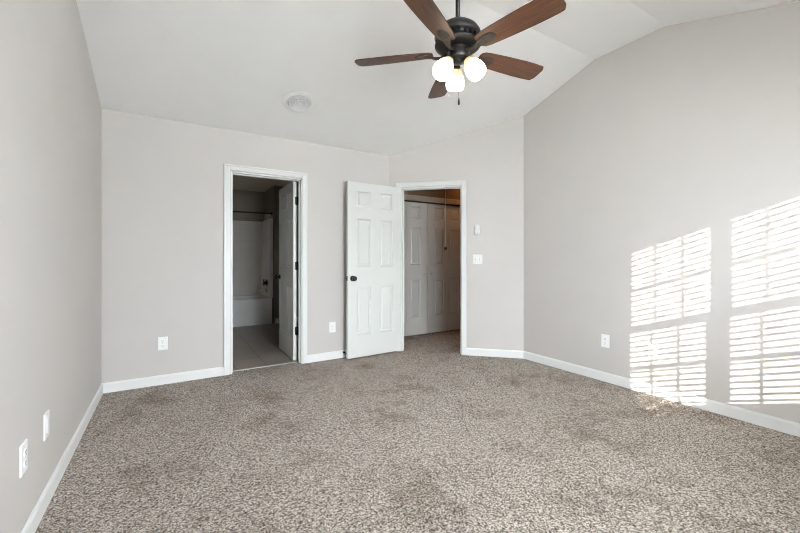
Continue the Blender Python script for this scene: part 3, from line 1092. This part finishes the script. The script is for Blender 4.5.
for x, s in ((-0.779, 1), (0.779, -1)):
    b = MB()
    b.lathe([(0, 0), (0.032, 0), (0.030, 0.008), (0.018, 0.018), (0, 0.018)], 20, Matrix.Translation((x, 0, 0)) @ Matrix.Rotation(PI / 2 * s, 4, 'Y'))
    b.build('end_bracket', M['black'], t)

# ------------------------------------------------------------------ hall things
t = empty('attic_pull_cord', (3.40, 4.30, HZ))
tag(t, 'thin white pull cord with a dark bead hanging in the hall doorway', 'pull cord')
b = MB()
b.lathe([(0, 0), (0.012, 0), (0.012, -0.004), (0.005, -0.009), (0, -0.009)], 16)
b.build('hook_plate', M['nickel'], t)
b = MB()
b.tube([(0, 0, -0.006), (0, 0, -1.125)], 0.0032, 8)
b.build('cord', M['cord'], t)
b = MB()
b.lathe([(0, -1.112), (0.010, -1.115), (0.021, -1.124), (0.0245, -1.138), (0.021, -1.152), (0.010, -1.161), (0, -1.163)], 24)
tag(b.build('bead', M['bead'], t), 'dark round bead')

t = empty('hall_ceiling_light', (4.22, 4.44, HZ))
tag(t, 'small warm flush ceiling light further along the hall', 'ceiling light')
b = MB()
b.lathe([(0, 0), (0.14, 0), (0.14, -0.02), (0.125, -0.03), (0, -0.03)], 36)
b.build('base', M['bronze'], t)
b = MB()
b.lathe([(0.12, -0.028), (0.118, -0.045), (0.095, -0.075), (0.055, -0.092), (0, -0.098)], 36, cap=False)
b.build('glass_bowl', M['bulb'], t)

# ------------------------------------------------------------------ windows and blinds behind the viewer
XM = (WINX[0][1] + WINX[1][0]) / 2
for i, (a, c) in enumerate(WINX):
    xm, hwid = (a + c) / 2, (c - a) / 2
    e0, e1 = ((WO0, XM) if i == 0 else (XM, WO1))
    e0, e1 = e0 - xm, e1 - xm
    wn = empty('window_%d' % (i + 1), (xm, YF, 0))
    tag(wn, ('white grid window behind the viewer nearer the left wall', 'white grid window behind the viewer nearer the right wall')[i], 'window', kind='structure')
    st = 0.040
    f = MB()
    f.box((e0, -0.135, WZ0), (-hwid - st, -0.062, WZ1)); f.box((hwid + st, -0.135, WZ0), (e1, -0.062, WZ1))
    f.box((-hwid - st, -0.135, WZ1 - 0.022), (hwid + st, -0.062, WZ1)); f.box((-hwid - st, -0.135, WZ0), (hwid + st, -0.062, WZ0 + 0.03))
    f.build('frame', M['vinyl'], wn)
    s = MB()
    s.box((e0, -0.062, WZ0 + 0.001), (e1, 0.03, WZ0 + 0.02), bev=0.004)
    s.build('sill', M['trim'], wn)
    for (g0, g1, y, z0, z1, lx) in ((GZ[0][0], GZ[0][1], -0.085, WZ0 + 0.03, 1.340, 0.022), (GZ[1][0], GZ[1][1], -0.115, 1.340, WZ1 - 0.022, 0.0)):
        sh = MB()
        ya, yb = y - 0.0125, y + 0.0125
        sh.box((-hwid - st, ya, z0), (-hwid + lx, yb, z1)); sh.box((hwid - lx * 0.5, ya, z0), (hwid + st, yb, z1))
        sh.box((-hwid, ya, g1), (hwid, yb, z1)); sh.box((-hwid, ya, z0), (hwid, yb, g0))
        for k in (1, 2):
            x = -hwid + 2 * hwid * k / 3
            sh.box((x - 0.008, y - 0.006, g0), (x + 0.008, y + 0.006, g1))
        sh.box((-hwid, y - 0.0055, (g0 + g1) / 2 - 0.008), (hwid, y + 0.0055, (g0 + g1) / 2 + 0.008))
        so = sh.build('sash', M['vinyl'], wn)
        g = MB()
        g.face([(-hwid - 0.005, y, g0 - 0.005), (hwid + 0.005, y, g0 - 0.005), (hwid + 0.005, y, g1 + 0.005), (-hwid - 0.005, y, g1 + 0.005)])
        g.build('pane', M['glass'], so)
    bl_ = empty('window_blind', (xm, YF - 0.030, WZ1))
    tag(bl_, ('open white slatted blind in the window nearer the left wall', 'open white slatted blind in the window nearer the right wall')[i], 'blind', 'window blinds')
    e0, e1 = e0 + 0.006, e1 - 0.006
    hr = MB()
    hr.box((e0, -0.024, -0.042), (e1, 0.026, -0.001), bev=0.003)
    hr.build('headrail', M['slat'], bl_)
    s = MB()
    z = -0.067
    hz = WZ1 - WZ0
    while z > -hz + 0.055:
        s.box((e0, -0.0245, z - 0.0013), (e1, 0.0245, z + 0.0013), mtx=Matrix.Translation((0, 0, z)) @ Matrix.Rotation(0.03, 4, 'X') @ Matrix.Translation((0, 0, -z)))
        z -= 0.0450
    s.build('slats', M['slat'], bl_)
    s = MB()
    s.box((e0, -0.0245, -hz + 0.026), (e1, 0.0245, -hz + 0.040), bev=0.003)
    s.build('bottom_rail', M['slat'], bl_)
    s = MB()
    for x in (e0 + 0.12, e1 - 0.12):
        s.tube([(x, 0.0, -0.04), (x, 0.0, -hz + 0.038)], 0.0014, 6)
    s.build('ladder_cord', M['cord'], bl_)
